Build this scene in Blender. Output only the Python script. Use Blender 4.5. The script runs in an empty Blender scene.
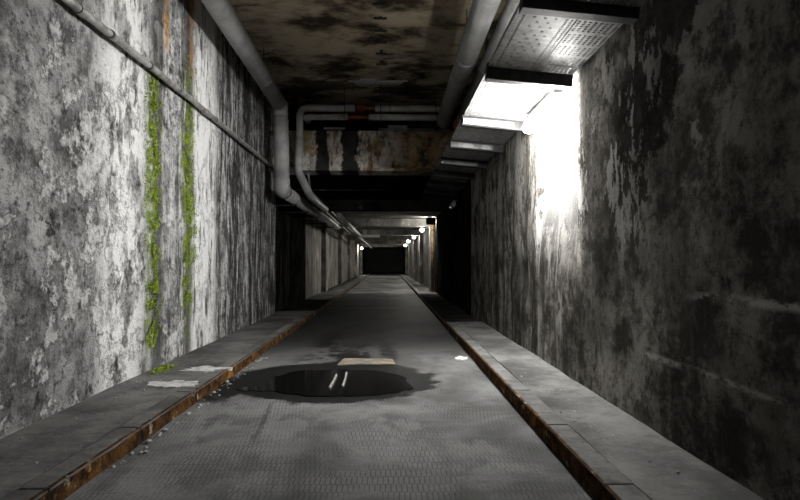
import bpy, bmesh, math, random
from mathutils import Vector, Matrix, noise as mnoise

# ---------------------------------------------------------------- camera, world, exposure
H = 1.15                       # eye height above the footways, metres; plan figures below are multiples of it
ROAD = -1.09                   # road level in those units, relative to the eye
scene = bpy.context.scene
col = scene.collection
def W(x, d, y): return Vector((x * H, d * H, (y - ROAD) * H))

cam_d = bpy.data.cameras.new('camera'); cam = bpy.data.objects.new('camera', cam_d); col.objects.link(cam)
cam_d.sensor_width = 36.0; cam_d.lens = 560 * 36 / 800.0
cam_d.clip_start = 0.05; cam_d.clip_end = 400
cam.location = W(0, 0, 0)
cam.rotation_euler = (math.radians(90 + 1.23), 0, math.radians(-1.23))
scene.camera = cam

world = bpy.data.worlds.new('world'); scene.world = world; world.use_nodes = True
world.node_tree.nodes['Background'].inputs[0].default_value = (0.010, 0.010, 0.010, 1)
world.node_tree.nodes['Background'].inputs[1].default_value = 1.0
scene.view_settings.view_transform = 'Standard'
scene.view_settings.look = 'None'
scene.view_settings.exposure = 0.0
scene.view_settings.gamma = 1.0
scene.view_settings.use_curve_mapping = False

LAMP_NEAR = 430.0              # emission of the tube light beside the camera's view
LAMP_BEHIND = 52.0             # emission of the tube light just behind the camera
LAMP_FAR = 950.0               # emission of the small bulkhead lamps down the tunnel

random.seed(7)

# ---------------------------------------------------------------- node helpers
class NT:
    def __init__(s, name):
        s.m = bpy.data.materials.new(name); s.m.use_nodes = True
        s.t = s.m.node_tree; s.b = s.t.nodes['Principled BSDF']
        s.out = s.t.nodes['Material Output']
        s._co = None
    def n(s, typ): return s.t.nodes.new(typ)
    def l(s, a, b): s.t.links.new(a, b)
    def set(s, sock, v):
        if isinstance(v, bpy.types.NodeSocket): s.l(v, sock)
        elif isinstance(v, (tuple, list)) and len(v) == 3 and sock.type == 'RGBA': sock.default_value = (*v, 1)
        else: sock.default_value = v
    def co(s):
        if s._co is None: s._co = s.n('ShaderNodeTexCoord').outputs['Object']
        return s._co
    def map(s, scale=(1, 1, 1), loc=(0, 0, 0), rot=(0, 0, 0), src=None):
        m = s.n('ShaderNodeMapping'); s.l(src or s.co(), m.inputs[0])
        m.inputs['Scale'].default_value = scale; m.inputs['Location'].default_value = loc; m.inputs['Rotation'].default_value = rot
        return m.outputs[0]
    def noise(s, scale=1, detail=6, rough=.6, vec=None, dist=0.0, sc=(1, 1, 1), loc=(0, 0, 0)):
        n = s.n('ShaderNodeTexNoise'); n.inputs['Scale'].default_value = scale; n.inputs['Detail'].default_value = detail
        n.inputs['Roughness'].default_value = rough; n.inputs['Distortion'].default_value = dist
        s.l(vec or s.map(sc, loc), n.inputs['Vector']); return n.outputs[0]
    def ramp(s, f, lo, hi, a=0.0, b=1.0):
        n = s.n('ShaderNodeMapRange'); n.clamp = True; n.interpolation_type = 'SMOOTHSTEP'
        s.set(n.inputs[0], f)
        for i, v in enumerate((lo, hi, a, b)): n.inputs[i + 1].default_value = v
        return n.outputs[0]
    def mul(s, a, b, op='MULTIPLY'):
        n = s.n('ShaderNodeMath'); n.operation = op; n.use_clamp = False
        s.set(n.inputs[0], a); s.set(n.inputs[1], b); return n.outputs[0]
    def mix(s, f, a, b, mode='MIX'):
        n = s.n('ShaderNodeMix'); n.data_type = 'RGBA'; n.blend_type = mode
        s.set(n.inputs[0], f); s.set(n.inputs[6], a); s.set(n.inputs[7], b); return n.outputs[2]
    def xyz(s):
        n = s.n('ShaderNodeSeparateXYZ'); s.l(s.co(), n.inputs[0]); return n.outputs
    def band(s, v, c, w, soft):     # 1 inside c +- w, fading over soft
        d = s.mul(s.mul(v, c, 'SUBTRACT'), 0.0, 'ADD'); a = s.n('ShaderNodeMath'); a.operation = 'ABSOLUTE'; s.l(d, a.inputs[0])
        return s.ramp(a.outputs[0], w, w + soft, 1.0, 0.0)
    def bump(s, h, strength=.5, dist=.02, prev=None):
        n = s.n('ShaderNodeBump'); n.inputs['Strength'].default_value = strength; n.inputs['Distance'].default_value = dist
        s.set(n.inputs['Height'], h)
        if prev: s.l(prev, n.inputs['Normal'])
        return n.outputs[0]
    def fin(s, color, rough=.8, normal=None, metal=0.0, spec=.3):
        s.set(s.b.inputs['Base Color'], color); s.set(s.b.inputs['Roughness'], rough); s.set(s.b.inputs['Metallic'], metal)
        s.b.inputs['Specular IOR Level'].default_value = spec
        if normal: s.l(normal, s.b.inputs['Normal'])
        return s.m

def g(v, t=0.0): return (v * (1 + t), v, v * (1 - 1.6 * t))      # grey with a slight warm cast

M = {}
def mat_wall_left():
    s = NT('stained_plaster_wall'); x, y, z = s.xyz()
    big = s.noise(.55, 6, .6); mot = s.noise(2.4, 14, .74, loc=(3, 7, 1)); grit = s.noise(13, 10, .78, loc=(1, 1, 5)); fine = s.noise(45, 6, .7)
    c = s.mix(s.ramp(mot, .40, .58), g(.10), g(.48))
    c = s.mix(s.mul(s.mul(s.ramp(big, .42, .58), s.ramp(y, 3.0 * H, 4.6 * H, 1.0, .45)), .6), c, g(.10))
    c = s.mix(s.mul(s.ramp(grit, .50, .62), .85), c, g(.03))
    flake = s.ramp(s.noise(1.15, 15, .72, loc=(9, 2, 4)), .525, .56)
    c = s.mix(s.mul(flake, s.ramp(grit, .40, .58, .85, .25)), c, g(.72))
    hole = s.ramp(s.noise(2.1, 14, .74, loc=(1, 12, 8)), .585, .625)
    c = s.mix(s.mul(hole, .85), c, g(.045))
    # streaks that run down the wall, stronger away from the camera
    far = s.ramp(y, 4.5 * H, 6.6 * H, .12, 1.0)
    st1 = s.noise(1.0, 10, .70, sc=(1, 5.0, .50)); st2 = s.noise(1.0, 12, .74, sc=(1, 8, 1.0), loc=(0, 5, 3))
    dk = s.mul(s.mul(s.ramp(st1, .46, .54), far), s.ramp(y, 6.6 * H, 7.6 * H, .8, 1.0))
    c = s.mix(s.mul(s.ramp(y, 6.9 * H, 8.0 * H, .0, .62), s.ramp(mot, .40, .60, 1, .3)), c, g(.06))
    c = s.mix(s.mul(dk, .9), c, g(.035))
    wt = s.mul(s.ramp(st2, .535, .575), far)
    c = s.mix(s.mul(wt, s.ramp(grit, .42, .62, .9, .2)), c, g(.75))
    # lime bands beside the wet seams
    lime = s.mul(s.band(y, 6.75 * H, .25 * H, .35 * H), s.ramp(s.noise(1.0, 12, .74, sc=(1, 6, 1.1), loc=(2, 2, 2)), .43, .49))
    lime2 = s.mul(s.band(y, 4.70 * H, .12 * H, .5 * H), s.ramp(s.noise(1.6, 12, .74, sc=(1, 2, .9), loc=(5, 2, 2)), .45, .52))
    c = s.mix(s.mul(s.mul(lime, lime2, 'MAXIMUM'), .92), c, g(.86))
    # dark wet seams, rust at their tops, green stain lower down
    wob = s.mul(s.mul(s.noise(1.4, 3, .5, sc=(0, 0, 1)), .5, 'SUBTRACT'), .25)
    yy = s.mul(y, wob, 'ADD')
    seam = s.mul(s.band(yy, 5.38 * H, .06 * H, .09 * H), s.band(yy, 6.22 * H, .04 * H, .10 * H), 'MAXIMUM')
    c = s.mix(s.mul(seam, s.ramp(grit, .35, .6, .9, .5)), c, g(.05))
    rn = s.ramp(s.noise(3, 10, .72, sc=(1, 6, 1.2)), .45, .56)
    rust = s.mul(s.mul(s.band(y, 5.56 * H, .05 * H, .06 * H), s.mul(s.band(y, 6.30 * H, .05 * H, .12 * H), .5), 'MAXIMUM'), s.ramp(z, (1.95 - ROAD) * H, (2.25 - ROAD) * H))
    c = s.mix(s.mul(s.mul(rust, rn), .9), c, (.50, .24, .05))
    gn = s.ramp(s.noise(7, 12, .8, sc=(1, 1.4, 1)), .47, .56)
    g1 = s.mul(s.band(yy, 5.25 * H, .07 * H, .10 * H), s.band(z, (.5 - ROAD) * H, 1.15 * H, .3 * H))
    g2 = s.mul(s.band(yy, 6.2 * H, .09 * H, .14 * H), s.band(z, (.6 - ROAD) * H, 1.1 * H, .6 * H))
    c = s.mix(s.mul(s.mul(s.mul(g1, g2, 'MAXIMUM'), gn), .9), c, (.17, .25, .010))
    hgt = s.mul(s.mul(mot, s.mul(grit, .5), 'ADD'), s.mul(s.mul(flake, hole, 'SUBTRACT'), .3), 'ADD')
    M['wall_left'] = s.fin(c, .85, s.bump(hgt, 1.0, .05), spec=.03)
def mat_wall_right():
    s = NT('rough_dark_concrete'); x, y, z = s.xyz()
    big = s.noise(.7, 8, .64, loc=(4, 0, 0)); mot = s.noise(2.6, 14, .76, loc=(3, 1, 1)); grit = s.noise(14, 10, .8); fine = s.noise(50, 6, .75)
    c = s.mix(s.ramp(mot, .41, .59), g(.085, .06), g(.40, .05))
    c = s.mix(s.mul(s.ramp(big, .46, .60), .6), c, g(.07, .06))
    c = s.mix(s.mul(s.ramp(grit, .50, .62), .7), c, g(.05, .06))
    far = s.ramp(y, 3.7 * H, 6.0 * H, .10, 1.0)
    wt = s.mul(s.ramp(s.noise(1.0, 12, .75, sc=(1, 7, .8), loc=(0, 3, 1)), .545, .59), far)
    c = s.mix(s.mul(wt, .8), c, g(.55, .02))
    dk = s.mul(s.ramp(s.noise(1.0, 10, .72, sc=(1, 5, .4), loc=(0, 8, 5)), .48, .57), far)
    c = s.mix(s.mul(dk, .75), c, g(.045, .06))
    peel = s.ramp(s.noise(1.3, 15, .74, loc=(9, 5, 4)), .56, .60)
    c = s.mix(s.mul(s.mul(peel, s.ramp(z, 1.0, 2.0)), .7), c, g(.5, .03))
    # skim coat broken away along a slanting edge
    e = s.mul(s.mul(y, s.mul(z, .78), 'ADD'), (2.93 + (1.06 - ROAD) * .78) * H, 'SUBTRACT')
    e = s.mul(e, s.mul(s.mul(s.noise(1.5, 14, .70, loc=(2, 9, 1)), .5, 'SUBTRACT'), 2.2), 'ADD')
    bare = s.mul(s.mul(s.ramp(e, .0, .05), s.ramp(e, .75, 1.5, 1, 0)), s.ramp(s.mul(z, s.mul(mot, .8), 'ADD'), 1.85, 2.1))
    c = s.mix(s.mul(bare, .85), c, g(.028, .05))
    isl = s.mul(s.mul(s.ramp(s.noise(1.5, 14, .74, sc=(1, 1.6, .8), loc=(4, 4, 7)), .535, .56), s.ramp(y, 2.9 * H, 3.4 * H)), s.ramp(z, 1.0, 1.6))
    c = s.mix(s.mul(isl, .8), c, g(.5, .03))
    # paler tone in the bay behind the tube light, fading downwards
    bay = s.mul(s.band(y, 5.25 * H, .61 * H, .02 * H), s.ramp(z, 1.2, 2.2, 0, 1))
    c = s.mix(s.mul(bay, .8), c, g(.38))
    # two scrapes left by vehicles
    sn = s.ramp(s.noise(3.5, 12, .75, sc=(1, .8, 2.2), loc=(0, 3, 3)), .46, .54)
    w2 = s.mul(s.mul(s.mul(s.noise(.9, 2, .5, sc=(0, 1, 0)), .5, 'SUBTRACT'), .05), z, 'ADD')
    s1 = s.mul(s.band(w2, (-.175 - ROAD) * H, .004 * H, .030 * H), s.band(y, 2.2 * H, .52 * H, .3 * H))
    s2 = s.mul(s.band(w2, (-.56 - ROAD) * H, .003 * H, .026 * H), s.band(y, 2.85 * H, .50 * H, .2 * H))
    c = s.mix(s.mul(s.mul(s.mul(s1, s2, 'MAXIMUM'), sn), .8), c, g(.75, .03))
    hgt = s.mul(mot, s.mul(grit, .7), 'ADD')
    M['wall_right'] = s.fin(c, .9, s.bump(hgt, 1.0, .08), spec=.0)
    s = NT('sooty_concrete')  # shade behind the beam put into the concrete colour
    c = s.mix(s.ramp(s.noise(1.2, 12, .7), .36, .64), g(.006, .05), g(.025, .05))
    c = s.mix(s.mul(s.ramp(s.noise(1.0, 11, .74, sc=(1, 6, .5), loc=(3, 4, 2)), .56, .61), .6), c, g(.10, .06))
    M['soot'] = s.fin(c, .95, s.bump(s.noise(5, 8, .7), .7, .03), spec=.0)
def mat_wall_far():
    s = NT('grimy_concrete'); x, y, z = s.xyz()
    c = s.mix(s.ramp(s.noise(1.2, 8, .65), .3, .7), g(.07, .03), g(.26, .04))
    c = s.mix(s.mul(s.ramp(s.noise(1.0, 8, .7, sc=(1, 4, .35)), .48, .6), .7), c, g(.06, .08))
    c = s.mix(s.mul(s.ramp(s.noise(1.0, 8, .7, sc=(1, 5, .5), loc=(3, 4, 2)), .55, .63), .7), c, (.55, .52, .42))
    M['wall_far'] = s.fin(c, .85, s.bump(s.noise(5, 8, .7), .6, .03), spec=.05)
def mat_ceiling():
    s = NT('stained_ceiling_concrete'); x, y, z = s.xyz()
    c = s.mix(s.ramp(s.noise(1.1, 9, .62, sc=(.8, 1.0, 1)), .40, .60), (.04, .032, .022), (.43, .36, .26))
    c = s.mix(s.mul(s.ramp(s.noise(.9, 8, .65, loc=(5, 2, 0), sc=(.6, 1.4, 1)), .52, .60), .85), c, (.03, .026, .02))
    c = s.mix(s.mul(s.ramp(s.noise(1.8, 11, .7, loc=(1, 2, 6), sc=(.5, 1.4, 1)), .60, .65), .6), c, (.5, .44, .34))
    M['ceiling'] = s.fin(c, .9, s.bump(s.noise(4, 10, .7), .9, .04), spec=.02)
def mat_lintel():
    s = NT('rust_stained_beam'); x, y, z = s.xyz()
    n = s.noise(3.2, 12, .74); n2 = s.noise(1.0, 12, .74, sc=(2.6, 1, .9), loc=(1.4, 0, 0))
    c = s.mix(s.ramp(n, .38, .60), (.03, .023, .015), (.36, .27, .16))
    c = s.mix(s.mul(s.ramp(s.noise(4, 10, .74, loc=(3, 0, 3)), .50, .58), .6), c, (.34, .16, .04))
    w = s.mul(s.ramp(s.mul(x, s.mul(n2, .8), 'ADD'), .1, .9, 1.0, .08), s.ramp(n2, .42, .50))
    c = s.mix(s.mul(w, s.ramp(n, .40, .60, .5, .95)), c, g(.66, .02))
    xw = s.mul(x, s.mul(s.mul(s.noise(2.4, 8, .7, loc=(7, 0, 1)), .5, 'SUBTRACT'), .45), 'ADD')
    dk = s.mul(s.band(xw, -1.22 * H, .10 * H, .04 * H), s.band(xw, -.69 * H, .14 * H, .04 * H), 'MAXIMUM')
    c = s.mix(s.mul(dk, .96), c, g(.010))
    M['lintel'] = s.fin(c, .9, s.bump(n, .8, .04), spec=.02)
def mat_road():
    s = NT('grooved_road_concrete'); x, y, z = s.xyz()
    big = s.noise(.8, 8, .6, dist=.4); fine = s.noise(40, 6, .7)
    c = s.mix(s.ramp(big, .36, .64), g(.07), g(.19))
    c = s.mix(s.ramp(fine, .35, .65), s.mix(.35, c, g(.05)), c)
    c = s.mix(s.mul(s.ramp(s.noise(2.2, 9, .65, loc=(4, 4, 0), sc=(1, .5, 1)), .52, .64), .55), c, g(.06))
    br = s.n('ShaderNodeTexBrick'); s.l(s.map((1, 1, 1), src=None), br.inputs['Vector'])
    br.offset = .5; br.inputs['Scale'].default_value = 1.0; br.inputs['Mortar Size'].default_value = .007
    br.inputs['Mortar Smooth'].default_value = 1.0; br.inputs['Bias'].default_value = 0
    br.inputs['Brick Width'].default_value = .030; br.inputs['Row Height'].default_value = .11
    br.inputs['Color1'].default_value = (1, 1, 1, 1); br.inputs['Color2'].default_value = (.75, .75, .75, 1); br.inputs['Mortar'].default_value = (0, 0, 0, 1)
    wear = s.mul(s.ramp(s.noise(1.5, 8, .68, loc=(0, 3, 0)), .40, .60), s.ramp(y, 4.5 * H, 5.6 * H, 1.0, .25))
    groove = s.mul(br.outputs['Fac'], wear)
    c = s.mix(s.mul(groove, .6), c, g(.04))
    c = s.mix(s.mul(s.band(s.mul(y, s.mul(big, 3.0), 'ADD'), 16.8, 6.0, 2.8), .88), c, g(.014))  # shade around and behind the beam painted into the road colour
    # damp ground round the puddle and oil stains further on
    dn = s.mul(s.mul(s.noise(2.2, 10, .66), .5, 'SUBTRACT'), 1.3)
    dx = s.mul(s.mul(x, -.52 * H, 'SUBTRACT'), 1 / (.97 * H)); dy = s.mul(s.mul(y, 5.25 * H, 'SUBTRACT'), 1 / (.90 * H))
    r = s.mul(s.mul(s.mul(dx, dx), s.mul(dy, dy), 'ADD'), dn, 'ADD')
    damp = s.ramp(r, .90, 1.08, 1, 0)
    lft = s.mul(s.band(s.mul(x, dn, 'ADD'), -1.36 * H, .14 * H, .12 * H), s.band(s.mul(y, dn, 'ADD'), 5.0 * H, .35 * H, .3 * H)); damp = s.mul(damp, lft, 'MAXIMUM')
    tr = s.mul(s.mul(s.band(x, -.55 * H, .25 * H, .35 * H), s.band(y, 7.2 * H, 1.0 * H, 1.0 * H)), s.ramp(s.noise(2.4, 8, .65, sc=(1, .6, 1), loc=(7, 0, 0)), .46, .52))
    tr2 = s.mul(s.mul(s.band(x, .0 * H, .05 * H, .10 * H), s.band(y, 7.2 * H, .7 * H, .6 * H)), s.ramp(s.noise(3, 8, .65, loc=(2, 0, 0)), .40, .48))
    damp = s.mul(damp, s.mul(tr, tr2, 'MAXIMUM'), 'MAXIMUM')
    lp = s.ramp(s.noise(1.1, 10, .66, sc=(1.3, .5, 1), loc=(3, 8, 0)), .53, .58)
    c = s.mix(s.mul(s.mul(lp, s.band(y, 4.0 * H, .5 * H, .5 * H)), .45), c, g(.2))
    crk = s.band(s.mul(s.mul(x, s.mul(y, .13), 'ADD'), s.mul(s.mul(s.noise(1.2, 8, .6, loc=(0, 1, 0)), .5, 'SUBTRACT'), .35), 'ADD'), -.42, .012, .018)
    c = s.mix(s.mul(s.mul(crk, s.band(y, 3.9 * H, .35 * H, .2 * H)), .6), c, g(.04))
    c = s.mix(s.mul(damp, .97), c, g(.009))
    rough = s.mix(damp, g(.66), g(.50))
    hgt = s.mul(s.mul(fine, .3), s.mul(groove, 1.2), 'SUBTRACT')
    M['road'] = s.fin(c, s.mul(rough, 1.0), s.bump(hgt, .35, .012), spec=.01)
def mat_footway():
    s = NT('footway_concrete')
    c = s.mix(s.ramp(s.noise(1.3, 9, .65), .34, .66), g(.06, .01), g(.17, .01))
    c = s.mix(s.mul(s.ramp(s.noise(4, 9, .7, loc=(3, 3, 0)), .52, .62), .5), c, g(.06))
    c = s.mix(s.mul(s.ramp(s.noise(30, 4, .6), .62, .70), .5), c, g(.22))
    M['footway'] = s.fin(c, .8, s.bump(s.noise(25, 8, .7), .6, .02), spec=.02)
    s = NT('damp_footway_concrete')  # same footway concrete, with the shade of the middle stretch painted in
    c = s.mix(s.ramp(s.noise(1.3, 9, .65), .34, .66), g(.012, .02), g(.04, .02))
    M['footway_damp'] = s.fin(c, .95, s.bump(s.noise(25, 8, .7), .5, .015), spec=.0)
    s = NT('kerb_concrete')
    c = s.mix(s.ramp(s.noise(2, 9, .65), .34, .66), g(.07, .01), g(.16, .01))
    c = s.mix(s.mul(s.ramp(s.noise(7, 9, .7, loc=(3, 3, 0)), .54, .62), .6), c, g(.06))
    M['kerb'] = s.fin(c, .8, s.bump(s.noise(25, 8, .7), .6, .02), spec=.02)
    for nm, orange in (('rust', .55), ('rust_dark', .62)):
        s = NT('rusty_steel_' + nm)
        c = s.mix(s.ramp(s.noise(9, 9, .7), .38, .62), (.022, .013, .008), (.11, .055, .02))
        c = s.mix(s.ramp(s.noise(2.2, 9, .7, loc=(5, 5, 5)), orange, orange + .10), c, (.27, .12, .026))
        c = s.mix(s.mul(s.ramp(s.noise(5, 9, .7, loc=(2, 5, 9)), .57, .63), .7), c, (.42, .36, .26))
        M[nm] = s.fin(c, .9, s.bump(s.noise(30, 8, .7), 1.0, .03), spec=.03)
def mat_simple(name, a, b, sc=4, rough=.55, metal=0.0, bs=.3, key=None, spec=.4, lo=.35, hi=.65, bsc=30):
    s = NT(name); c = s.mix(s.ramp(s.noise(sc, 8, .65), lo, hi), a, b)
    M[key or name] = s.fin(c, rough, s.bump(s.noise(bsc, 6, .65), bs, .006), metal, spec)
def mat_lamp(name, strength, colr=(1, .985, .95)):
    s = NT(name); s.b.inputs['Base Color'].default_value = (.9, .9, .9, 1)
    s.b.inputs['Emission Color'].default_value = (*colr, 1); s.b.inputs['Emission Strength'].default_value = strength
    M[name] = s.m
def mat_moss():
    s = NT('moss_leaf')
    c = s.mix(s.ramp(s.noise(24, 6, .75), .40, .60), (.03, .055, .003), (.42, .56, .03))
    M['moss'] = s.fin(c, .6, None, spec=.3)
    s.b.inputs['Subsurface Weight'].default_value = 0
def mat_water():
    s = NT('puddle_water')
    w = s.noise(5, 3, .5)
    M['water'] = s.fin((.005, .005, .005), .08, s.bump(w, .06, .01), spec=.13)
mat_wall_left(); mat_wall_right(); mat_wall_far(); mat_ceiling(); mat_lintel(); mat_road(); mat_footway(); mat_moss(); mat_water()
mat_simple('pipe_lagging', g(.30), g(.48), 3, .55, 0, .25, spec=.4)
mat_simple('pipe_lagging_dark', g(.26), g(.42), 3, .5, 0, .25, spec=.5)
mat_simple('band_steel', g(.08), g(.2), 6, .45, .6)
mat_simple('galvanised_steel', g(.16), g(.30), 12, .55, .25, .15)
mat_simple('black_steel', g(.012), g(.035), 8, .6, .3)
mat_simple('conduit_steel', g(.16, .02), g(.42, .02), 9, .45, .45, .3)
mat_simple('red_primer', (.16, .02, .01), (.42, .07, .03), 25, .6)
mat_simple('copper_bare', (.30, .10, .05), (.5, .3, .2), 25, .4, .6)
mat_simple('brown_rust_pipe', (.05, .03, .012), (.16, .10, .045), 6, .7)
mat_simple('lamp_housing', g(.12), g(.25), 6, .5, .2)
mat_simple('lime_white', g(.30), g(.58), 9, .85, 0, .6)
mat_simple('patch_concrete', g(.10, .02), (.27, .22, .15), 5, .8, 0, .5)
mat_simple('pebble_stone', g(.18), g(.55), 3, .85, 0, .5)
mat_simple('pale_lath', g(.14), g(.36, .02), 12, .6, 0, .4)
mat_simple('paper_white', g(.5), g(.8), 9, .7, 0, .4)
mat_simple('unlit_diffuser', g(.45), g(.65), 9, .35, 0, .1)
mat_lamp('lamp_near', LAMP_NEAR); mat_lamp('lamp_behind', LAMP_BEHIND); mat_lamp('lamp_far', LAMP_FAR, (1, .97, .88)); mat_lamp('lamp_shielded', LAMP_FAR * .6, (1, .97, .88))

# ---------------------------------------------------------------- mesh helpers
def tag(o, label=None, cat=None, group=None, kind=None):
    if label: o['label'] = label
    if cat: o['category'] = cat
    if group: o['group'] = group
    if kind: o['kind'] = kind
    return o
def rootloc(p):
    while p.parent: p = p.parent
    return p.location
def obj(name, bm, mat, parent=None, smooth=False):
    me = bpy.data.meshes.new(name)
    if parent is not None: bmesh.ops.translate(bm, verts=bm.verts, vec=-Vector(rootloc(parent)))
    bmesh.ops.recalc_face_normals(bm, faces=bm.faces)
    bm.to_mesh(me); bm.free(); me.materials.append(M[mat])
    if smooth:
        for p in me.polygons: p.use_smooth = True
    o = bpy.data.objects.new(name, me); col.objects.link(o)
    if parent is not None: o.parent = parent
    return o
def thing(name, loc, label, cat, group=None):
    o = bpy.data.objects.new(name, None); col.objects.link(o); o.location = loc; o.empty_display_size = .1
    return tag(o, label, cat, group)
def part(name, me, parent, loc):
    o = bpy.data.objects.new(name, me); col.objects.link(o); o.parent = parent; o.location = Vector(loc) - Vector(rootloc(parent)); return o
def box(bm, a, b, bevel=0.0):
    a, b = Vector(a), Vector(b)
    lo = Vector(map(min, a, b)); hi = Vector(map(max, a, b))
    r = bmesh.ops.create_cube(bm, size=1.0)
    for v in r['verts']: v.co = Vector(((lo[i] + hi[i]) / 2 + v.co[i] * (hi[i] - lo[i]) for i in range(3)))
    if bevel:
        es = {e for v in r['verts'] for e in v.link_edges}
        bmesh.ops.bevel(bm, geom=list(es), offset=bevel, segments=2, profile=.6, affect='EDGES')
    return bm
def nb(): return bmesh.new()
def fillet(pts, r, n=7):
    out = [pts[0]]
    for i in range(1, len(pts) - 1):
        p, a, b = pts[i], pts[i - 1], pts[i + 1]
        u, v = (a - p), (b - p); k = min(r, u.length * .49, v.length * .49)
        A, B = p + u.normalized() * k, p + v.normalized() * k
        for j in range(n + 1):
            t = j / n; out.append(A * (1 - t) ** 2 + p * 2 * t * (1 - t) + B * t * t)
    out.append(pts[-1]); return out
def tube(bm, pts, r, seg=16, fil=0.0, cap=True, wob=0.0):
    pts = [Vector(p) for p in pts]
    if fil: pts = fillet(pts, fil)
    n = len(pts); rings = []; nrm = None
    for i, p in enumerate(pts):
        t = (pts[min(i + 1, n - 1)] - pts[max(i - 1, 0)]).normalized()
        if nrm is None:
            nrm = t.orthogonal().normalized()
        nrm = (nrm - t * nrm.dot(t)).normalized(); bi = t.cross(nrm)
        rr = r[i] if isinstance(r, list) else r
        if wob: rr *= 1 + wob * (mnoise.noise(p * 3.1))
        rings.append([bm.verts.new(p + (nrm * math.cos(2 * math.pi * k / seg) + bi * math.sin(2 * math.pi * k / seg)) * rr) for k in range(seg)])
    for a, b in zip(rings, rings[1:]):
        for k in range(seg): bm.faces.new((a[k], a[(k + 1) % seg], b[(k + 1) % seg], b[k]))
    if cap: bm.faces.new(rings[0]); bm.faces.new(rings[-1][::-1])
    return bm
def surf(bm, f, us, vs):
    grid = [[bm.verts.new(f(u, v)) for v in vs] for u in us]
    for i in range(len(us) - 1):
        for j in range(len(vs) - 1): bm.faces.new((grid[i][j], grid[i + 1][j], grid[i + 1][j + 1], grid[i][j + 1]))
    return bm
def lin(a, b, n): return [a + (b - a) * i / n for i in range(n + 1)]
def struct(name, bm, mat, smooth=False):
    return tag(obj(name, bm, mat, smooth=smooth), kind='structure')
def relief(p, amp, sc): return amp * mnoise.fractal(Vector(p) * sc, 1.0, 2.0, 4)
def slab(bm, outline, z0, z1, jitter=0.0):   # horizontal slab with a given outline
    top = [bm.verts.new((x, y, z1)) for x, y in outline]; bot = [bm.verts.new((x * 1.0, y, z0)) for x, y in outline]
    bm.faces.new(top); bm.faces.new(bot[::-1])
    n = len(outline)
    for i in range(n): bm.faces.new((bot[i], bot[(i + 1) % n], top[(i + 1) % n], top[i]))
    return bm
def blob(cx, cy, rx, ry, n, amp, seed):
    out = []
    for i in range(n):
        a = 2 * math.pi * i / n
        k = 1 + amp * mnoise.fractal(Vector((math.cos(a) * 1.5 + seed, math.sin(a) * 1.5, seed * 2.3)), 1, 2, 4)
        out.append((cx + rx * k * math.cos(a), cy + ry * k * math.sin(a)))
    return out

# ---------------------------------------------------------------- the tunnel
XL, XR = -2.2, 1.58; KL, KR = -1.49, .966
D0, D1, D2, D3 = -5.0, 10.3, 13.5, 60.0
TOP = 3.15; LOW = 1.72; FARTOP = 1.5; BACK = 11.0; PATH = -1.0

bm = surf(nb(), lambda u, v: W(u, v, ROAD) + Vector((0, 0, relief((u, v, 0), .006, 1.2))), lin(KL - .02, KR + .02, 24), lin(D0, 14, 150))
surf(bm, lambda u, v: W(u, v, ROAD), lin(KL - .02, KR + .02, 2), lin(14, D3, 10))
struct('floor', bm, 'road', True)

bm = surf(nb(), lambda u, v: W(XL, u, v) + Vector((relief((u, v, 3), .022, 1.1), 0, 0)), lin(D0, 11.0, 130), lin(ROAD, TOP + .1, 34))
box(bm, W(XL - .5, D0, ROAD), W(XL - .05, 11.0, TOP + .1))
struct('wall_left', bm, 'wall_left', True)
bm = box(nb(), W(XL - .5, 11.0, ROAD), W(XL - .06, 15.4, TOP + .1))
struct('wall_left_sooty', bm, 'soot')  # dark material carries the painted shade of this stretch
bm = box(nb(), W(XL - .5, 15.4, ROAD), W(XL - .10, D3, TOP + .1))
struct('wall_left_far', bm, 'wall_far')

BAY0, BAY1, BAYX = 4.62, 5.88, .075     # shallow bay behind the tube light
def rightface(u, v):
    return W(XR, u, v) + Vector((relief((u, v, 9), .018, 1.6), 0, 0))
def rightbay(u, v):
    p = rightface(u, v); k = min(1, max(0, (v + .3) / 1.2)); k = k * k * (3 - 2 * k)
    if BAY0 < u < BAY1: p.x = p.x * (1 - k) + k * (XR + BAYX) * H
    return p
us = lin(D0, BAY0 - .001, 80) + [BAY0 + .002] + lin(BAY0 + .03, BAY1 - .03, 12) + [BAY1 - .002] + lin(BAY1 + .001, 10.6, 50)
bm = surf(nb(), rightbay, us, lin(ROAD, TOP + .1, 36))
box(bm, W(XR + .1, D0, ROAD), W(XR + .5, 10.6, TOP + .1))
struct('wall_right', bm, 'wall_right', True)
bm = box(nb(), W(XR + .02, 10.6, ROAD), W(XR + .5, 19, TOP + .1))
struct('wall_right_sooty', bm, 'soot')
bm = box(nb(), W(XR + .04, 19, ROAD), W(XR + .5, D3, TOP + .1))
struct('wall_right_far', bm, 'wall_far')

bm = surf(nb(), lambda u, v: W(u, v, TOP) + Vector((0, 0, relief((u, v, 5), .03, .9))), lin(XL - .2, XR + .2, 20), lin(D0, 12.4, 70))
box(bm, W(XL - .3, D0, TOP + .06), W(XR + .3, 12.4, TOP + .3))
struct('ceiling', bm, 'ceiling', True)
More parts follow.
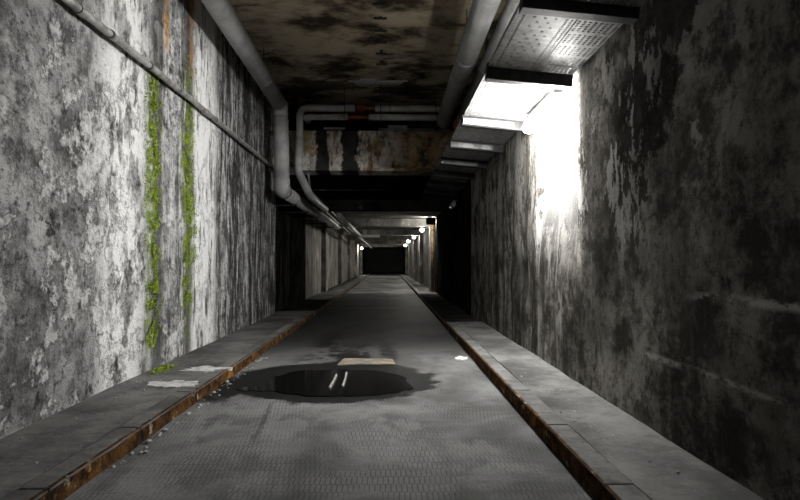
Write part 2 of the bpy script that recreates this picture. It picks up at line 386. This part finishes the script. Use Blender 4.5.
# cross beam where the roof drops, and the low slab behind it
bm = surf(nb(), lambda u, v: W(u, D1, v) + Vector((0, relief((u, v, 2), .02, 3), 0)), lin(XL - .1, XR + .1, 40), lin(LOW, 2.42, 8))
box(bm, W(XL - .1, D1 + .04, LOW + .005), W(XR + .1, D1 + .45, 2.42))
struct('trim_1', bm, 'lintel')
bm = box(nb(), W(XL - .1, D1 - .07, LOW - .045), W(XR + .1, D1 + .5, LOW + .003), .012)
struct('trim_2', bm, 'lintel')
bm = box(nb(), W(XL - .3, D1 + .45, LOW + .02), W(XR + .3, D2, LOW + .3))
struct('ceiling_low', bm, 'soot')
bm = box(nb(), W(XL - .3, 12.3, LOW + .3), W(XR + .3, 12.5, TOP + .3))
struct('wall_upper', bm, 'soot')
bm = box(nb(), W(XL - .5, D2, FARTOP), W(XR + .5, D3, LOW + .3))
struct('ceiling_far', bm, 'wall_far')
bm = box(nb(), W(XL - .5, D3, ROAD), W(XR + .5, D3 + .2, LOW + .3))
struct('wall_end', bm, 'black_steel')  # black closing sheet stands in for the unlit tunnel beyond
# portal frames of the far tunnel
for i, d in enumerate((13.5, 19.4, 25.9, 31.8, 38.9, 46.7)):
    t = .55 if i else .35
    bm = nb()
    box(bm, W(XL - .2, d, 1.25), W(XR + .1, d + t, (LOW if i == 0 else FARTOP) + .02), .01)
    if i:
        box(bm, W(XL - .2, d, ROAD), W(-2.14, d + t, 1.26), .01)
        box(bm, W(1.46, d, ROAD), W(XR + .1, d + t, 1.26), .01)
    struct('trim_%d' % (3 + i), bm, 'wall_far' if i else 'soot')

# footways with kerb stones
def footway(name, x_wall, x_kerb, y0, d0, d1, rust, top='footway'):
    s = 1 if x_kerb > x_wall else -1
    kw = .14 * s
    bm = surf(nb(), lambda u, v: W(u, v, y0) + Vector((0, 0, relief((u, v, 1), .007, 1.7))), lin(x_wall - .06 * s, x_kerb - kw - .004 * s, 8), lin(d0, min(d1, 20), 60))
    box(bm, W(x_wall - .06 * s, d0, ROAD - .1), W(x_kerb - kw - .004 * s, d1, y0 - .012))
    if d1 > 20: box(bm, W(x_wall - .06 * s, 20, ROAD), W(x_kerb - kw, d1, y0))
    root = struct(name, bm, top, True)
    L = .92; d = d0; k = 0; proto = {}
    while d < min(d1, 30) - .1:
        e = min(d + L, d1)
        b = nb(); box(b, W(x_kerb - kw, d + .006, ROAD - .05), W(x_kerb, e - .006, y0 + .004), .012)
        for v in b.verts: v.co += Vector((relief(v.co, .006, 2), 0, relief(v.co + Vector((5, 0, 0)), .005, 1.5)))
        ks = obj('kerb_stone', b, 'kerb' if top == 'footway' else top, root)
        b = surf(nb(), lambda u, v: W(x_kerb, u, v) + Vector((s * (.008 + .010 * abs(mnoise.noise(Vector((u * 4, v * 9, 2))))), 0, .006 * mnoise.noise(Vector((u * 7, 1, 1))))),
                 lin(d + .008, e - .008, 12), lin(ROAD - .02, y0 - .004, 3))
        surf(b, lambda u, v: W(x_kerb - .012 * s * v, u, y0 + .008) + Vector((s * (1 - v) * (.010), 0, .004 * mnoise.noise(Vector((u * 7, 1, 1))))), lin(d + .008, e - .008, 12), [0, 1])
        ed = obj('rusted_edge', b, rust, ks)
        d = e; k += 1
    if d1 > 30:
        b = nb(); box(b, W(x_kerb - kw, d, ROAD), W(x_kerb, d1, y0)); obj('kerb_run', b, 'kerb', root)
    return root
footway('sidewalk_left', XL, KL, PATH, -3.0, 11.5, 'rust')
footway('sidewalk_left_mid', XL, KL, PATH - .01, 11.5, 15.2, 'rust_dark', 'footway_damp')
footway('sidewalk_left_far', XL, KL, PATH - .02, 15.2, D3, 'rust_dark')
footway('sidewalk_right', XR, KR, PATH, -3.0, 9.35, 'rust_dark')
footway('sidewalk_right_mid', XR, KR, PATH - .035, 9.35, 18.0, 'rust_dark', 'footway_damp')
footway('sidewalk_right_far', XR, KR, PATH - .02, 18.0, D3, 'rust_dark')

# ---------------------------------------------------------------- pipes
def clamp(parent, c, axis, r, w, mat='band_steel', name='pipe_band'):
    ax = Vector(axis).normalized()
    return obj(name, tube(nb(), [c - ax * w / 2, c + ax * w / 2], r, 20), mat, parent, False)
def rod(parent, a, b, r=.008, name='hanger_rod', mat='black_steel'):
    return obj(name, tube(nb(), [a, b], r, 8), mat, parent)

KP = D1 / 9.0
def Wp(x, d, y): return W(x * KP, d * KP, y * KP)
# large lagged pipe along the left wall: roof run, drop, low run into the dark
p = thing('lagged_pipe', Wp(-1.62, 8.5, 1.0), 'fat grey lagged pipe under the roof by the left wall, dropping at the beam', 'pipe')
PR = .108
A = [Wp(-1.45, -4, 2.45), Wp(-1.62, 8.45, 2.36), Wp(-1.615, 8.55, 1.10), Wp(-1.56, 12.2, 1.06), Wp(-1.60, 17.8, 1.12)]
obj('upper_run', tube(nb(), [A[0], A[0].lerp(A[1], .5), A[1] - Vector((0, .16 * KP * H, 0))], PR * KP * H, 28, wob=.02), 'pipe_lagging', p, True)
obj('upper_elbow', tube(nb(), [A[1] - Vector((0, .17 * KP * H, 0)), A[1], A[1] - Vector((0, 0, .17 * KP * H))], PR * 1.02 * KP * H, 28, .16 * KP * H), 'pipe_lagging', p, True)
obj('drop', tube(nb(), [A[1] - Vector((0, 0, .15 * KP * H)), A[1].lerp(A[2], .5), A[2] + Vector((0, 0, .15 * KP * H))], PR * 1.06 * KP * H, 28, wob=.02), 'pipe_lagging', p, True)
obj('lower_elbow', tube(nb(), [A[2] + Vector((0, 0, .16 * KP * H)), A[2], A[2] + Vector((0, .2 * KP * H, 0))], PR * 1.10 * KP * H, 28, .18 * KP * H), 'pipe_lagging', p, True)
obj('lower_run', tube(nb(), [A[2] + Vector((0, .15 * KP * H, 0)), A[3], A[4]], PR * .92 * KP * H, 24, wob=.04), 'pipe_lagging', p, True)
for d in (2.0, 4.6, 7.2):
    c = A[0].lerp(A[1], (d + 4) / 12.45)
    clamp(p, c, A[1] - A[0], PR * 1.03 * KP * H, .05, 'pipe_lagging_dark'); rod(p, c + Vector((0, 0, PR * KP * H)), Vector((c.x, c.y, W(0, 0, TOP).z + .04)))
for z in (1.35, 2.15): clamp(p, Wp(-1.617, 8.5, z), (0, 0, 1), PR * 1.085 * KP * H, .012, 'pipe_lagging_dark', 'seam_band')
for d in (9.6, 10.8, 12.2, 14, 16):
    t = (d - 8.55); c = A[2].lerp(A[3], t / 3.65) if d < 12.2 else A[3].lerp(A[4], (d - 12.2) / 5.6)
    clamp(p, c, (0, 1, 0), PR * .97 * KP * H, .03, 'band_steel')
    b = nb(); box(b, Vector((Wp((XL - .2) / KP, 0, 0).x, c.y - .02, c.z - PR * KP * H - .03)), Vector((c.x + .06, c.y + .02, c.z - PR * KP * H + .005))); obj('wall_bracket', b, 'black_steel', p)

# two cross pipes in front of the beam, with a gap in the lagging
p = thing('cross_pipe', Wp(-1.37, 8.75, 1.0), 'upper lagged cross pipe before the beam, turning down beside the fat pipe', 'pipe')
zu = 2.42; r = .055 * KP * H
B = [Wp(.98, 8.78, zu), Wp(-1.38, 8.78, zu), Wp(-1.40, 8.78, 1.47), Wp(-1.36, 10.3, 1.36), Wp(-1.36, 11.2, 1.36)]
obj('right_sleeve', tube(nb(), [B[0], Wp(-.20, 8.78, zu)], r, 18), 'pipe_lagging', p, True)
obj('left_sleeve', tube(nb(), [Wp(-.52, 8.78, zu), B[1], Wp(-1.39, 8.78, 1.95)], r, 18, .13 * KP * H), 'pipe_lagging', p, True)
obj('down_sleeve', tube(nb(), [Wp(-1.39, 8.78, 1.96), Wp(-1.40, 8.78, 1.60), Wp(-1.40, 8.78, 1.50)], r * 1.18, 18), 'pipe_lagging', p, True)
obj('lower_elbow', tube(nb(), [Wp(-1.40, 8.78, 1.52), Wp(-1.40, 8.80, 1.40), Wp(-1.30, 9.4, 1.10), Wp(-1.28, 11.5, 1.08)], r * 1.15, 18, .2 * KP * H), 'pipe_lagging', p, True)
obj('bare_section', tube(nb(), [Wp(-.53, 8.78, zu), Wp(-.19, 8.78, zu)], r * .35, 10), 'copper_bare', p, True)
b = nb(); box(b, Wp(-.47, 8.73, zu - .05), Wp(-.36, 8.83, zu + .045), .01); v = obj('valve', b, 'red_primer', p)
obj('valve_wheel', tube(nb(), [Wp(-.415, 8.70, zu), Wp(-.415, 8.72, zu)], .035 * KP * H, 12), 'red_primer', v)
for x in (.03, .75): rod(p, Wp(x, 8.78, zu - .35), Wp(x, 8.78, TOP / KP + .03)); clamp(p, Wp(x, 8.78, zu), (1, 0, 0), r * 1.06, .02)
p = thing('cross_pipe', Wp(-1.2, 8.7, 1.0), 'lower lagged cross pipe just beneath the upper one before the beam', 'pipe')
zl = 2.26; r = .048 * KP * H
obj('right_sleeve', tube(nb(), [Wp(.98, 8.7, zl), Wp(-.30, 8.7, zl)], r, 18), 'pipe_lagging', p, True)
obj('left_sleeve', tube(nb(), [Wp(-.63, 8.7, zl), Wp(-1.28, 8.7, zl), Wp(-1.28, 8.95, zl)], r, 18, .08 * KP * H), 'pipe_lagging', p, True)
obj('bare_section', tube(nb(), [Wp(-.64, 8.7, zl), Wp(-.29, 8.7, zl)], r * .4, 10), 'red_primer', p, True)
for x in (-.40, -.52): clamp(p, Wp(x, 8.7, zl), (1, 0, 0), r * .7, .04, 'red_primer', 'coupling')
for x in (-.68, -.12): rod(p, Wp(x, 8.7, zl - .16), Wp(x, 8.7, TOP / KP + .03)); clamp(p, Wp(x, 8.7, zl), (1, 0, 0), r * 1.06, .02)
b = nb(); box(b, Wp(-1.0, 8.68, zl - .19), Wp(-.67, 8.72, zl - .165)); obj('bracket_bar', b, 'galvanised_steel', p)
b = nb(); box(b, Wp(.0, 8.66, zl - .20), Wp(.30, 8.74, zl - .135)); obj('bracket_bar', b, 'galvanised_steel', p)

# two roof pipes on the right
p = thing('roof_pipe', Wp(.86, 8.4, 2.1), 'thick dark grey pipe hung from the roof, left of the pair above the cable tray', 'pipe')
a, b2 = Wp(.86, -4, 2.52), Wp(.86, 8.55, 2.17); r = .112 * KP * H
obj('run', tube(nb(), [a, a.lerp(b2, .5), b2], r, 28), 'pipe_lagging_dark', p, True)
obj('end_cap', tube(nb(), [b2, b2 + Vector((0, .05, -.004)), b2 + Vector((0, .075, -.006))], [r, r * .95, r * .6], 28), 'pipe_lagging_dark', p, True)
for d in (2.5, 6.05):
    c = a.lerp(b2, (d + 4) / 12.55); clamp(p, c, b2 - a, r * 1.05, .07, 'pipe_lagging_dark', 'coupling'); rod(p, c + Vector((0, 0, r)), Vector((c.x, c.y, W(0, 0, TOP).z + .04)))
p = thing('roof_pipe', Wp(1.12, 8.4, 2.1), 'slimmer dark grey roof pipe tucked between the thick one and the cable tray', 'pipe')
a, b2 = Wp(1.14, -4, 2.46), Wp(1.12, 8.75, 2.17); r = .088 * KP * H
obj('run', tube(nb(), [a, a.lerp(b2, .5), b2], r, 24), 'pipe_lagging_dark', p, True)
fl = obj('end_flange', tube(nb(), [b2, b2 + Vector((0, .05, 0))], r * 1.25, 20), 'red_primer', p)
for d in (3.0, 6.3):
    c = a.lerp(b2, (d + 4) / 12.75); clamp(p, c, b2 - a, r * 1.08, .07, 'pipe_lagging_dark', 'coupling'); rod(p, c + Vector((0, 0, r)), Vector((c.x, c.y, W(0, 0, TOP).z + .04)))
# red valve at the tray edge
v0 = thing('red_valve', Wp(.93, 7.7, 2.0), 'small red valve hanging below the slimmer roof pipe at the tray edge', 'valve')
c = Wp(1.0, 7.75, 1.93)
b = nb(); box(b, c - Vector((.05, .04, .04)), c + Vector((.05, .04, .04)), .012); obj('body', b, 'red_primer', v0)
obj('stem', tube(nb(), [c, c + Vector((.10, 0, .22))], .012, 8), 'band_steel', v0)
obj('hand_wheel', tube(nb(), [c - Vector((.075, 0, 0)), c - Vector((.06, 0, 0))], .05, 14), 'red_primer', v0)

# conduit on the left wall
p = thing('wall_conduit', W(-2.13, 5, 1.7), 'thin steel conduit clipped along the left wall across the moss streaks', 'conduit')
C = [W(-2.13, -3, 1.72), W(-2.13, 2.6, 1.735), W(-2.125, 6, 1.755), W(-2.13, 10.0, 1.745), W(-2.13, 10.9, 1.75)]
obj('pipe_run', tube(nb(), C, .030 * H, 14), 'conduit_steel', p, True)
def cat(d):
    for q, w in zip(C, C[1:]):
        if q.y <= d * H <= w.y: return q.lerp(w, (d * H - q.y) / (w.y - q.y))
for d in (3.9, 6.6, 9.0):
    clamp(p, cat(d), (0, 1, .02), .038 * H, .11, 'conduit_steel', 'coupling')
for d in (3.2, 4.3, 5.0, 5.7, 6.9, 7.9, 9.3, 10.2):
    c = cat(d); b = nb(); tube(b, [c - Vector((0, .014, 0)), c + Vector((0, .014, 0))], .037 * H, 14)
    box(b, c + Vector((-.10, -.014, -.012)), c + Vector((-.02, .014, .012))); obj('clip', b, 'band_steel', p)
# thin conduits past the drop pipe
for i, (x, y) in enumerate(((-1.42, 1.17), (-1.33, 1.22))):
    t = thing('thin_conduit', Wp(x, 10, 1.0), ('left' if i == 0 else 'right') + ' one of two thin shiny conduits running past the fat pipe into the dark', 'conduit', 'thin conduits past the beam')
    obj('pipe_run', tube(nb(), [Wp(x + .02, 9.2, y + .22), Wp(x, 9.6, y), Wp(x - .02, 14, y - .02), Wp(x - .05, 22, y - .05)], .020 * H, 10, .1), 'conduit_steel', t, True)
    for d in (10.4, 12.6, 15): clamp(t, Wp(x - .008, d, y - .008), (0, 1, 0), .028 * H, .05, 'band_steel', 'clip')
# pipe under the far roof with a side branch
p = thing('far_pipe', W(-1.2, 25, 1.0), 'pale pipe under the far low roof with a branch turning right', 'pipe')
obj('run', tube(nb(), [W(-1.22, 13.9, 1.16), W(-1.22, 24.8, 1.15), W(-.36, 24.8, 1.15)], .065 * H, 16, .12), 'pipe_lagging', p, True)
obj('far_run', tube(nb(), [W(-1.28, 24.4, 1.10), W(-1.28, 44, 1.10)], .05 * H, 12), 'pipe_lagging', p, True)
for d in (16.5, 22): clamp(p, W(-1.22, d, 1.155), (0, 1, 0), .07 * H, .05); rod(p, W(-1.22, d, 1.155), W(-1.22, d, FARTOP + .02))
# rusty downpipe on the right
p = thing('down_pipe', W(1.50, 19.25, -1.0), 'rust brown vertical downpipe at the end of the dark right wall', 'pipe')
obj('run', tube(nb(), [W(1.53, 19.25, -1.03), W(1.53, 19.25, 1.49)], .05 * H, 14), 'brown_rust_pipe', p, True)
for z in (-.6, .3, 1.1): clamp(p, W(1.53, 19.25, z), (0, 0, 1), .06 * H, .05, 'rust', 'clip')

# ---------------------------------------------------------------- cable tray
TY = 1.60; TX0, TX1 = .84, 1.545; SEAM = 1.245
bars = [-1.72, -.42, .88, 2.18, 3.42, 4.66, 6.22, 7.45, 8.7, 9.9, 11.1, 12.3, 13.3]
tray = thing('cable_tray', W(1.2, 5, TY), 'wide perforated steel cable tray hung along the top of the right wall', 'cable tray')
def perf(x0, x1, d0, d1, kind, y):
    bm = nb(); pitch = .0352
    nx = max(1, round((x1 - x0) / pitch)); ny = max(1, round((d1 - d0) / pitch))
    px, py = (x1 - x0) / nx, (d1 - d0) / ny
    P = {}
    def vert(x, d):
        k = (round(x, 4), round(d, 4))
        if k not in P: P[k] = bm.verts.new(W(x, d, y))
        return P[k]
    for i in range(nx):
        for j in range(ny):
            if kind == 'dense': hole = j % 6 != 5
            else: hole = (i < 2 or i > nx - 3) or (2 < i < nx - 3 and (j + (i % 2) * 2) % 4 == 0)
            a, b = x0 + i * px, d0 + j * py
            c4 = [vert(a, b), vert(a + px, b), vert(a + px, b + py), vert(a, b + py)]
            if not hole: bm.faces.new(c4); continue
            cx, cy, rr = a + px / 2, b + py / 2, pitch * .30
            q = [bm.verts.new(W(cx + rr * math.cos(math.radians(t)), cy + rr * math.sin(math.radians(t)), y)) for t in (225, 270, 315, 0, 45, 90, 135, 180)]
            for k in range(4):
                bm.faces.new((c4[k], c4[(k + 1) % 4], q[(2 * k + 2) % 8], q[2 * k + 1], q[2 * k]))
    return bm
def solid(o, t):
    m = o.modifiers.new('thickness', 'SOLIDIFY'); m.thickness = t; m.offset = 0
for a, b in zip(bars, bars[1:]):
    near = 2.0 < a < 9
    for x0, x1, kind in ((TX0, SEAM - .006, 'sparse'), (SEAM + .006, TX1, 'dense')):
        if near: bm = perf(x0, x1, a, b - .008, kind, TY)
        else: bm = nb(); box(bm, W(x0, a, TY), W(x1, b - .01, TY + .004))
        o = obj('perforated_panel', bm, 'galvanised_steel', tray)
        if near: solid(o, .003)
    for x in (TX0, SEAM - .008, SEAM + .008, TX1):
        bb = nb(); box(bb, W(x - .004, a, TY), W(x + .004, b - .01, TY + .03)); obj('side_flange', bb, 'galvanised_steel', tray)
for i, d in enumerate(bars):
    bb = nb(); box(bb, W(TX0 - .015, d - .045, TY - (.105 if 4 < d < 5 else .075 if d < 4 else .11)), W(XR - .03, d + .045, TY - .004), .006)
    box(bb, W(TX0 - .015, d - .045, TY - .02), W(TX0 + .03, d + .045, TY + .035), .004)
    obj('cross_bar', bb, 'black_steel', tray)
# lower lips of the tray covers beyond the light
for i, d in enumerate(bars[6:14]):
    bb = nb(); box(bb, W(TX0 - .005, d - .075, TY - .10), W(1.40, d - .05, TY - .035), .004); obj('end_lip', bb, 'galvanised_steel' if i == 0 else 'black_steel' if i > 2 else 'band_steel', tray)

tray.rotation_euler.y = .09      # the tray sags towards the wall
# perforated rail above the beam
rail = thing('perforated_rail', Wp(.3, 8.85, 2.05), 'dark perforated rail fixed across the top of the rusty beam', 'rail')
bm = nb()
n = 34
for i in range(n):
    x = -.15 + i * (1.15 / n); w = 1.15 / n
    for zz in (2.085, 2.115): box(bm, Wp(x, 8.86, zz), Wp(x + w, 8.90, zz + .012))
    box(bm, Wp(x, 8.86, 2.09), Wp(x + w * .35, 8.90, 2.12))
obj('channel', bm, 'band_steel', rail)
for x in (.1, .8):
    b = nb(); box(b, Wp(x, 8.88, 2.09), Wp(x + .05, 9.02, 2.12)); obj('bracket', b, 'black_steel', rail)

# ---------------------------------------------------------------- lamps
def tube_light(loc, L, lampmat, label, lamp_r=.062):
    t = thing('tube_light', loc, label, 'lamp', 'tube lights along the tray')
    o = Vector(loc)
    R = lamp_r * H
    b = nb(); box(b, o + Vector((-.04, -L / 2, R * .9)), o + Vector((.05, L / 2, R * .9 + .05)), .008); obj('housing', b, 'lamp_housing', t)
    e = L / 2
    obj('diffuser', tube(nb(), [o + Vector((0, q * e, 0)) for q in (-1, -.995, -.97, -.93, .93, .97, .995, 1)], [R * q for q in (.3, .6, .88, 1, 1, .88, .6, .3)], 20), lampmat, t, True)
    for s in (-1, 1):
        b = nb(); box(b, o + Vector((-.03, s * (L / 2 - .10) - .02, R * .9 + .04)), o + Vector((.105, s * (L / 2 - .10) + .02, R * .9 + .06))); obj('wall_bracket', b, 'lamp_housing', t)
    return t
tube_light(W(1.485, 5.37, 1.42), 1.06 * H, 'lamp_near', 'glaring lit tube light on the right wall under the cable tray')
tube_light(W(1.46, -1.07, 1.42), 1.12 * H, 'lamp_behind', 'tube light on the right wall behind the viewpoint')
tube_light(W(1.48, 12.8, 1.30), .55 * H, 'unlit_diffuser', 'short unlit pale tube light on the dark right wall', .055)
j = thing('junction_box', W(1.50, 4.75, 1.50), 'small grey junction box at the near end of the lit tube light', 'box')
b = nb(); box(b, W(1.33, 4.725, 1.505), W(1.43, 4.83, 1.555), .01); obj('body', b, 'lamp_housing', j)
b = nb(); box(b, W(1.335, 4.73, 1.49), W(1.425, 4.825, 1.507), .004); obj('lid', b, 'galvanised_steel', j)

def bulkhead(x, d, y, side, k, label):
    t = thing('bulkhead_lamp', W(x, d, y), label, 'lamp', 'bulkhead lamps down the far tunnel')
    o = W(x, d, y)
    bm = nb(); bmesh.ops.create_uvsphere(bm, u_segments=14, v_segments=8, radius=.075)
    bmesh.ops.scale(bm, vec=(1, 1.3, .9), verts=bm.verts); bmesh.ops.translate(bm, verts=bm.verts, vec=o)
    obj('globe', bm, 'lamp_far' if k else 'lamp_shielded', t, True)
    b = nb(); box(b, o + Vector((-.06, -.10, .05)), o + Vector((.06, .10, .11)), .01); obj('housing', b, 'lamp_housing', t)
    b = nb(); box(b, o + Vector((0, -.02, .06)), Vector(((W(XR + .03, 0, 0) if side > 0 else W(XL - .10, 0, 0)).x, o.y + .02, o.z + .09))); obj('wall_arm', b, 'black_steel', t)
    if k == 0:
        b = nb(); box(b, o + Vector((-.16, -.17, -.15)), o + Vector((.19, -.14, .13))); obj('shield', b, 'black_steel', t)  # plate added to hide the globe from the camera and block its light
    elif side > 0:
        obj('drop_rod', tube(nb(), [o + Vector((0, 0, .10)), Vector((o.x, o.y, W(0, 0, FARTOP).z + .01))], .012, 8), 'black_steel', t)
for i, (x, d, y, s) in enumerate(((1.40, 18.6, 1.36, 1), (1.24, 20.5, 1.17, 1), (1.24, 26.7, 1.18, 1), (1.22, 33.2, 1.22, 1), (1.24, 39.8, 1.18, 1), (-2.02, 43.0, 1.05, -1))):
    bulkhead(x, d, y, s, i, ['shielded bulkhead lamp on the right wall just past the tray end', 'glowing bulkhead lamp on the far right wall, nearest of the row in view',
             'glowing bulkhead lamp on the far right wall, second of the row in view', 'glowing bulkhead lamp on the far right wall, third of the row in view',
             'glowing bulkhead lamp on the far right wall, last before the black end', 'lone glowing bulkhead lamp on the far left wall'][i])

# ---------------------------------------------------------------- moss
def moss(name, label, d, half, y0, y1, n, seed, dens):
    random.seed(seed); bm = nb()
    cnt = 0
    while cnt < n:
        y = random.uniform(y0, y1); dd = random.gauss(0, half)
        wob = .10 * mnoise.noise(Vector((seed, y * 1.3, 0)))
        k = mnoise.fractal(Vector((dd * 12, y * 7, seed)), .8, 2, 4)
        if k < dens(y) or abs(dd) > half * 2.2: cnt += .15; continue
        p = W(XL, d + dd + wob, y) + Vector((.010 + .014 * random.random(), 0, 0)); p.x += relief((d, y, 3), .022, 1.1)
        sz = random.uniform(.004, .012)
        u = Vector((random.uniform(.1, .6), random.uniform(-1, 1), random.uniform(-1, .6))).normalized()
        w = u.cross(Vector((1, random.uniform(-.5, .5), random.uniform(-.3, .8)))).normalized()
        q = [p, p + u * sz + w * sz * .6 + Vector((.003, 0, 0)), p + u * sz * 1.9 + Vector((-.001, 0, -.003)), p + u * sz - w * sz * .6 + Vector((.003, 0, 0))]
        vs = [bm.verts.new(x) for x in q]; bm.faces.new((vs[0], vs[1], vs[2])); bm.faces.new((vs[0], vs[2], vs[3]))
        cnt += 1
    return tag(obj(name, bm, 'moss'), label, 'moss', None, 'stuff')
moss('moss', 'near streak of leafy bright green moss running down the left wall', 5.25, .10, -.78, 1.78, 7800, 3, lambda y: .02 if y > .3 else .16)
moss('moss', 'farther streak of green moss down the left wall beside the white lime', 6.20, .115, -.55, 2.25, 6000, 11, lambda y: .02 if .1 < y < 1.35 else .28)
random.seed(5); bm = nb()
for i in range(500):
    p = W(-2.08 + random.gauss(0, .035), 5.25 + random.gauss(0, .12), PATH) + Vector((0, 0, .008)); sz = random.uniform(.006, .016)
    a = random.uniform(0, 6.28); u = Vector((math.cos(a), math.sin(a), .5)); w = Vector((-math.sin(a), math.cos(a), .2))
    vs = [bm.verts.new(x) for x in (p, p + u * sz + w * sz * .5, p + u * sz * 1.8, p + u * sz - w * sz * .5)]; bm.faces.new(vs)
tag(obj('moss', bm, 'moss'), 'small flat moss patch on the left footway below the streak', 'moss', None, 'stuff')

# ---------------------------------------------------------------- things on the ground
def G(px, py, y=ROAD):       # plan position on the road of a spot seen px, py from the vanishing point
    return (px / py * -y * H, 560 / py * -y * H)
out = [(-128, 124), (-122, 116), (-112, 111), (-96, 107), (-70, 105.5), (-40, 105), (-14, 106), (6, 109), (22, 114), (31, 120), (32, 126), (22, 131), (2, 134), (-22, 135.5), (-50, 136), (-80, 135), (-104, 133), (-122, 131), (-134, 129.5), (-152, 129), (-160, 127), (-150, 125)]
out = [(-56 + (a + 56) * .90, 119.5 + (b - 119.5) * .84) for a, b in out]
pts = [Vector((*G(*q), 0)) for q in out]; sm = []
for i in range(len(pts)):
    a, b, c, d = (pts[(i + k) % len(pts)] for k in (-1, 0, 1, 2))
    for t in (0, .25, .5, .75):
        q = .5 * ((2 * b) + (c - a) * t + (2 * a - 5 * b + 4 * c - d) * t * t + (3 * b - a - 3 * c + d) * t ** 3)
        q += Vector((mnoise.noise(q * 6), mnoise.noise(q * 6 + Vector((3, 1, 0))), 0)) * .07
        sm.append((q.x, q.y))
tag(obj('puddle', slab(nb(), sm, -.02, .0085), 'water'), 'dark still puddle across the middle of the road', 'puddle')
def lath(a, b, label):
    a, b = Vector((*G(*a), .016)), Vector((*G(*b), .022)); u = (b - a).normalized(); w = Vector((-u.y, u.x, 0)) * .009
    bm = nb()
    vs = [bm.verts.new(p + s * w + Vector((0, 0, h))) for p in (a, a.lerp(b, .5) + Vector((.006, 0, .004)), b) for s, h in ((-1, -.009), (1, -.009), (1, .007), (-1, .007))]
    for k in (0, 4):
        for i in range(4): bm.faces.new((vs[k + i], vs[k + (i + 1) % 4], vs[k + 4 + (i + 1) % 4], vs[k + 4 + i]))
    bm.faces.new(vs[0:4]); bm.faces.new(vs[8:12])
    tag(obj('lath', bm, 'pale_lath'), label, 'stick', 'sticks in the puddle')
lath((-58, 126.5), (-51, 113.6), 'left of two pale sticks lying in the puddle'); lath((-45, 125), (-41, 111.8), 'right of two pale sticks lying in the puddle')
# pale patch on the road
o4 = []
for (ax, ay), (bx, by) in zip([(-50, 102.5), (7, 102), (4, 97), (-44, 96.5)], [(7, 102), (4, 97), (-44, 96.5), (-50, 102.5)]):
    for t in (0, .25, .5, .75):
        q = G(ax + (bx - ax) * t, ay + (by - ay) * t); o4.append((q[0] + random.uniform(-.012, .012), q[1] + random.uniform(-.02, .02)))
tag(obj('concrete_patch', slab(nb(), o4, -.02, .012), 'patch_concrete'), 'pale oblong repair patch in the road just beyond the puddle', 'patch')
# flattened paper by the right kerb
c = G(73, 97); bm = nb(); rim = blob(c[0], c[1], .085, .10, 18, .25, 4)
cv = bm.verts.new((c[0], c[1], .03)); r1 = [bm.verts.new((x, y, .012 + .012 * random.random())) for x, y in rim]; r0 = [bm.verts.new((x, y, .002)) for x, y in rim]
for i in range(18): bm.faces.new((cv, r1[i], r1[(i + 1) % 18])); bm.faces.new((r1[i], r0[i], r0[(i + 1) % 18], r1[(i + 1) % 18]))
tag(obj('paper_scrap', bm, 'paper_white'), 'crumpled white paper scrap on the road by the right kerb', 'litter')
# lime deposits on the left footway
for k, (px, py, rx, ry, lab) in enumerate(((-211, 121, .20, .13, 'near whitish lime deposit on the left footway'), (-184, 106.5, .20, .12, 'farther whitish lime deposit on the left footway'))):
    c = G(px, py, PATH); tag(obj('lime_deposit', slab(nb(), blob(c[0], c[1], rx * H, ry * H, 40, .7, 3 + k), .08, (PATH - ROAD) * H + .010), 'lime_white'), lab, 'deposit', 'lime deposits on the footway')
# peeling paint on the roof
bm = nb(); ol = blob(-.2 * H, 9.7 * H, .38 * H, .10 * H, 40, 1.1, 9); slab(bm, ol, W(0, 0, TOP).z - .03, W(0, 0, TOP).z - .004)
tag(obj('peeling_paint', bm, 'lime_white'), 'white flake of peeling paint on the roof above the cross pipes', 'flake')
# roof anchors
for i, d in enumerate((6.7, 7.09, 7.48, 7.88, 8.3, 8.75)):
    t = thing('roof_anchor', W(-.1, d, TOP - .03), 'short dark anchor bar on the roof, ' + ('nearest of the row of six', 'second nearest of the row', 'third nearest of the row', 'fourth nearest of the row', 'fifth nearest of the row', 'farthest of the row, before the cross pipes')[i], 'anchor', 'row of anchor bars on the roof')
    b = nb(); box(b, W(-.185, d - .018, TOP - .05), W(-.015, d + .018, TOP - .03), .004); obj('bar', b, 'black_steel', t)
    b = nb(); box(b, W(-.12, d - .014, TOP - .035), W(-.08, d + .014, TOP + .04)); obj('stud', b, 'black_steel', t)

# pebbles
def pebble(x, y, z, r, label, group):
    bm = nb(); bmesh.ops.create_icosphere(bm, subdivisions=2, radius=r)
    sd = random.uniform(0, 99)
    for v in bm.verts:
        v.co *= 1 + .5 * mnoise.noise(v.co / r * .8 + Vector((sd, 0, 0))); v.co.z *= .62
    lo = min(v.co.z for v in bm.verts)
    bmesh.ops.translate(bm, verts=bm.verts, vec=(0, 0, -lo))
    o = obj('pebble', bm, 'pebble_stone', smooth=True); o.location = (x, y, z - .004); tag(o, label, 'pebble', group)
random.seed(21)
for i in range(64):
    d = random.uniform(3.0, 6.4); off = abs(random.gauss(0, .045)) + .03
    pebble((KL + off) * H, d * H, .0, random.choice((.006, .008, .011, .015, .021)), 'loose pebble on the road along the rusty left kerb', 'pebbles along the left kerb')
for i in range(14):
    pebble(random.uniform(1.08, 1.5) * H, random.uniform(2.6, 5.2) * H, (PATH - ROAD) * H, random.choice((.006, .008, .011)), 'loose pebble lying on the right footway', 'pebbles on the right footway')
for i in range(10):
    pebble(random.uniform(-2.1, -1.7) * H, random.uniform(2.8, 5.2) * H, (PATH - ROAD) * H, random.choice((.006, .008, .011)), 'loose pebble lying on the left footway', 'pebbles on the left footway')
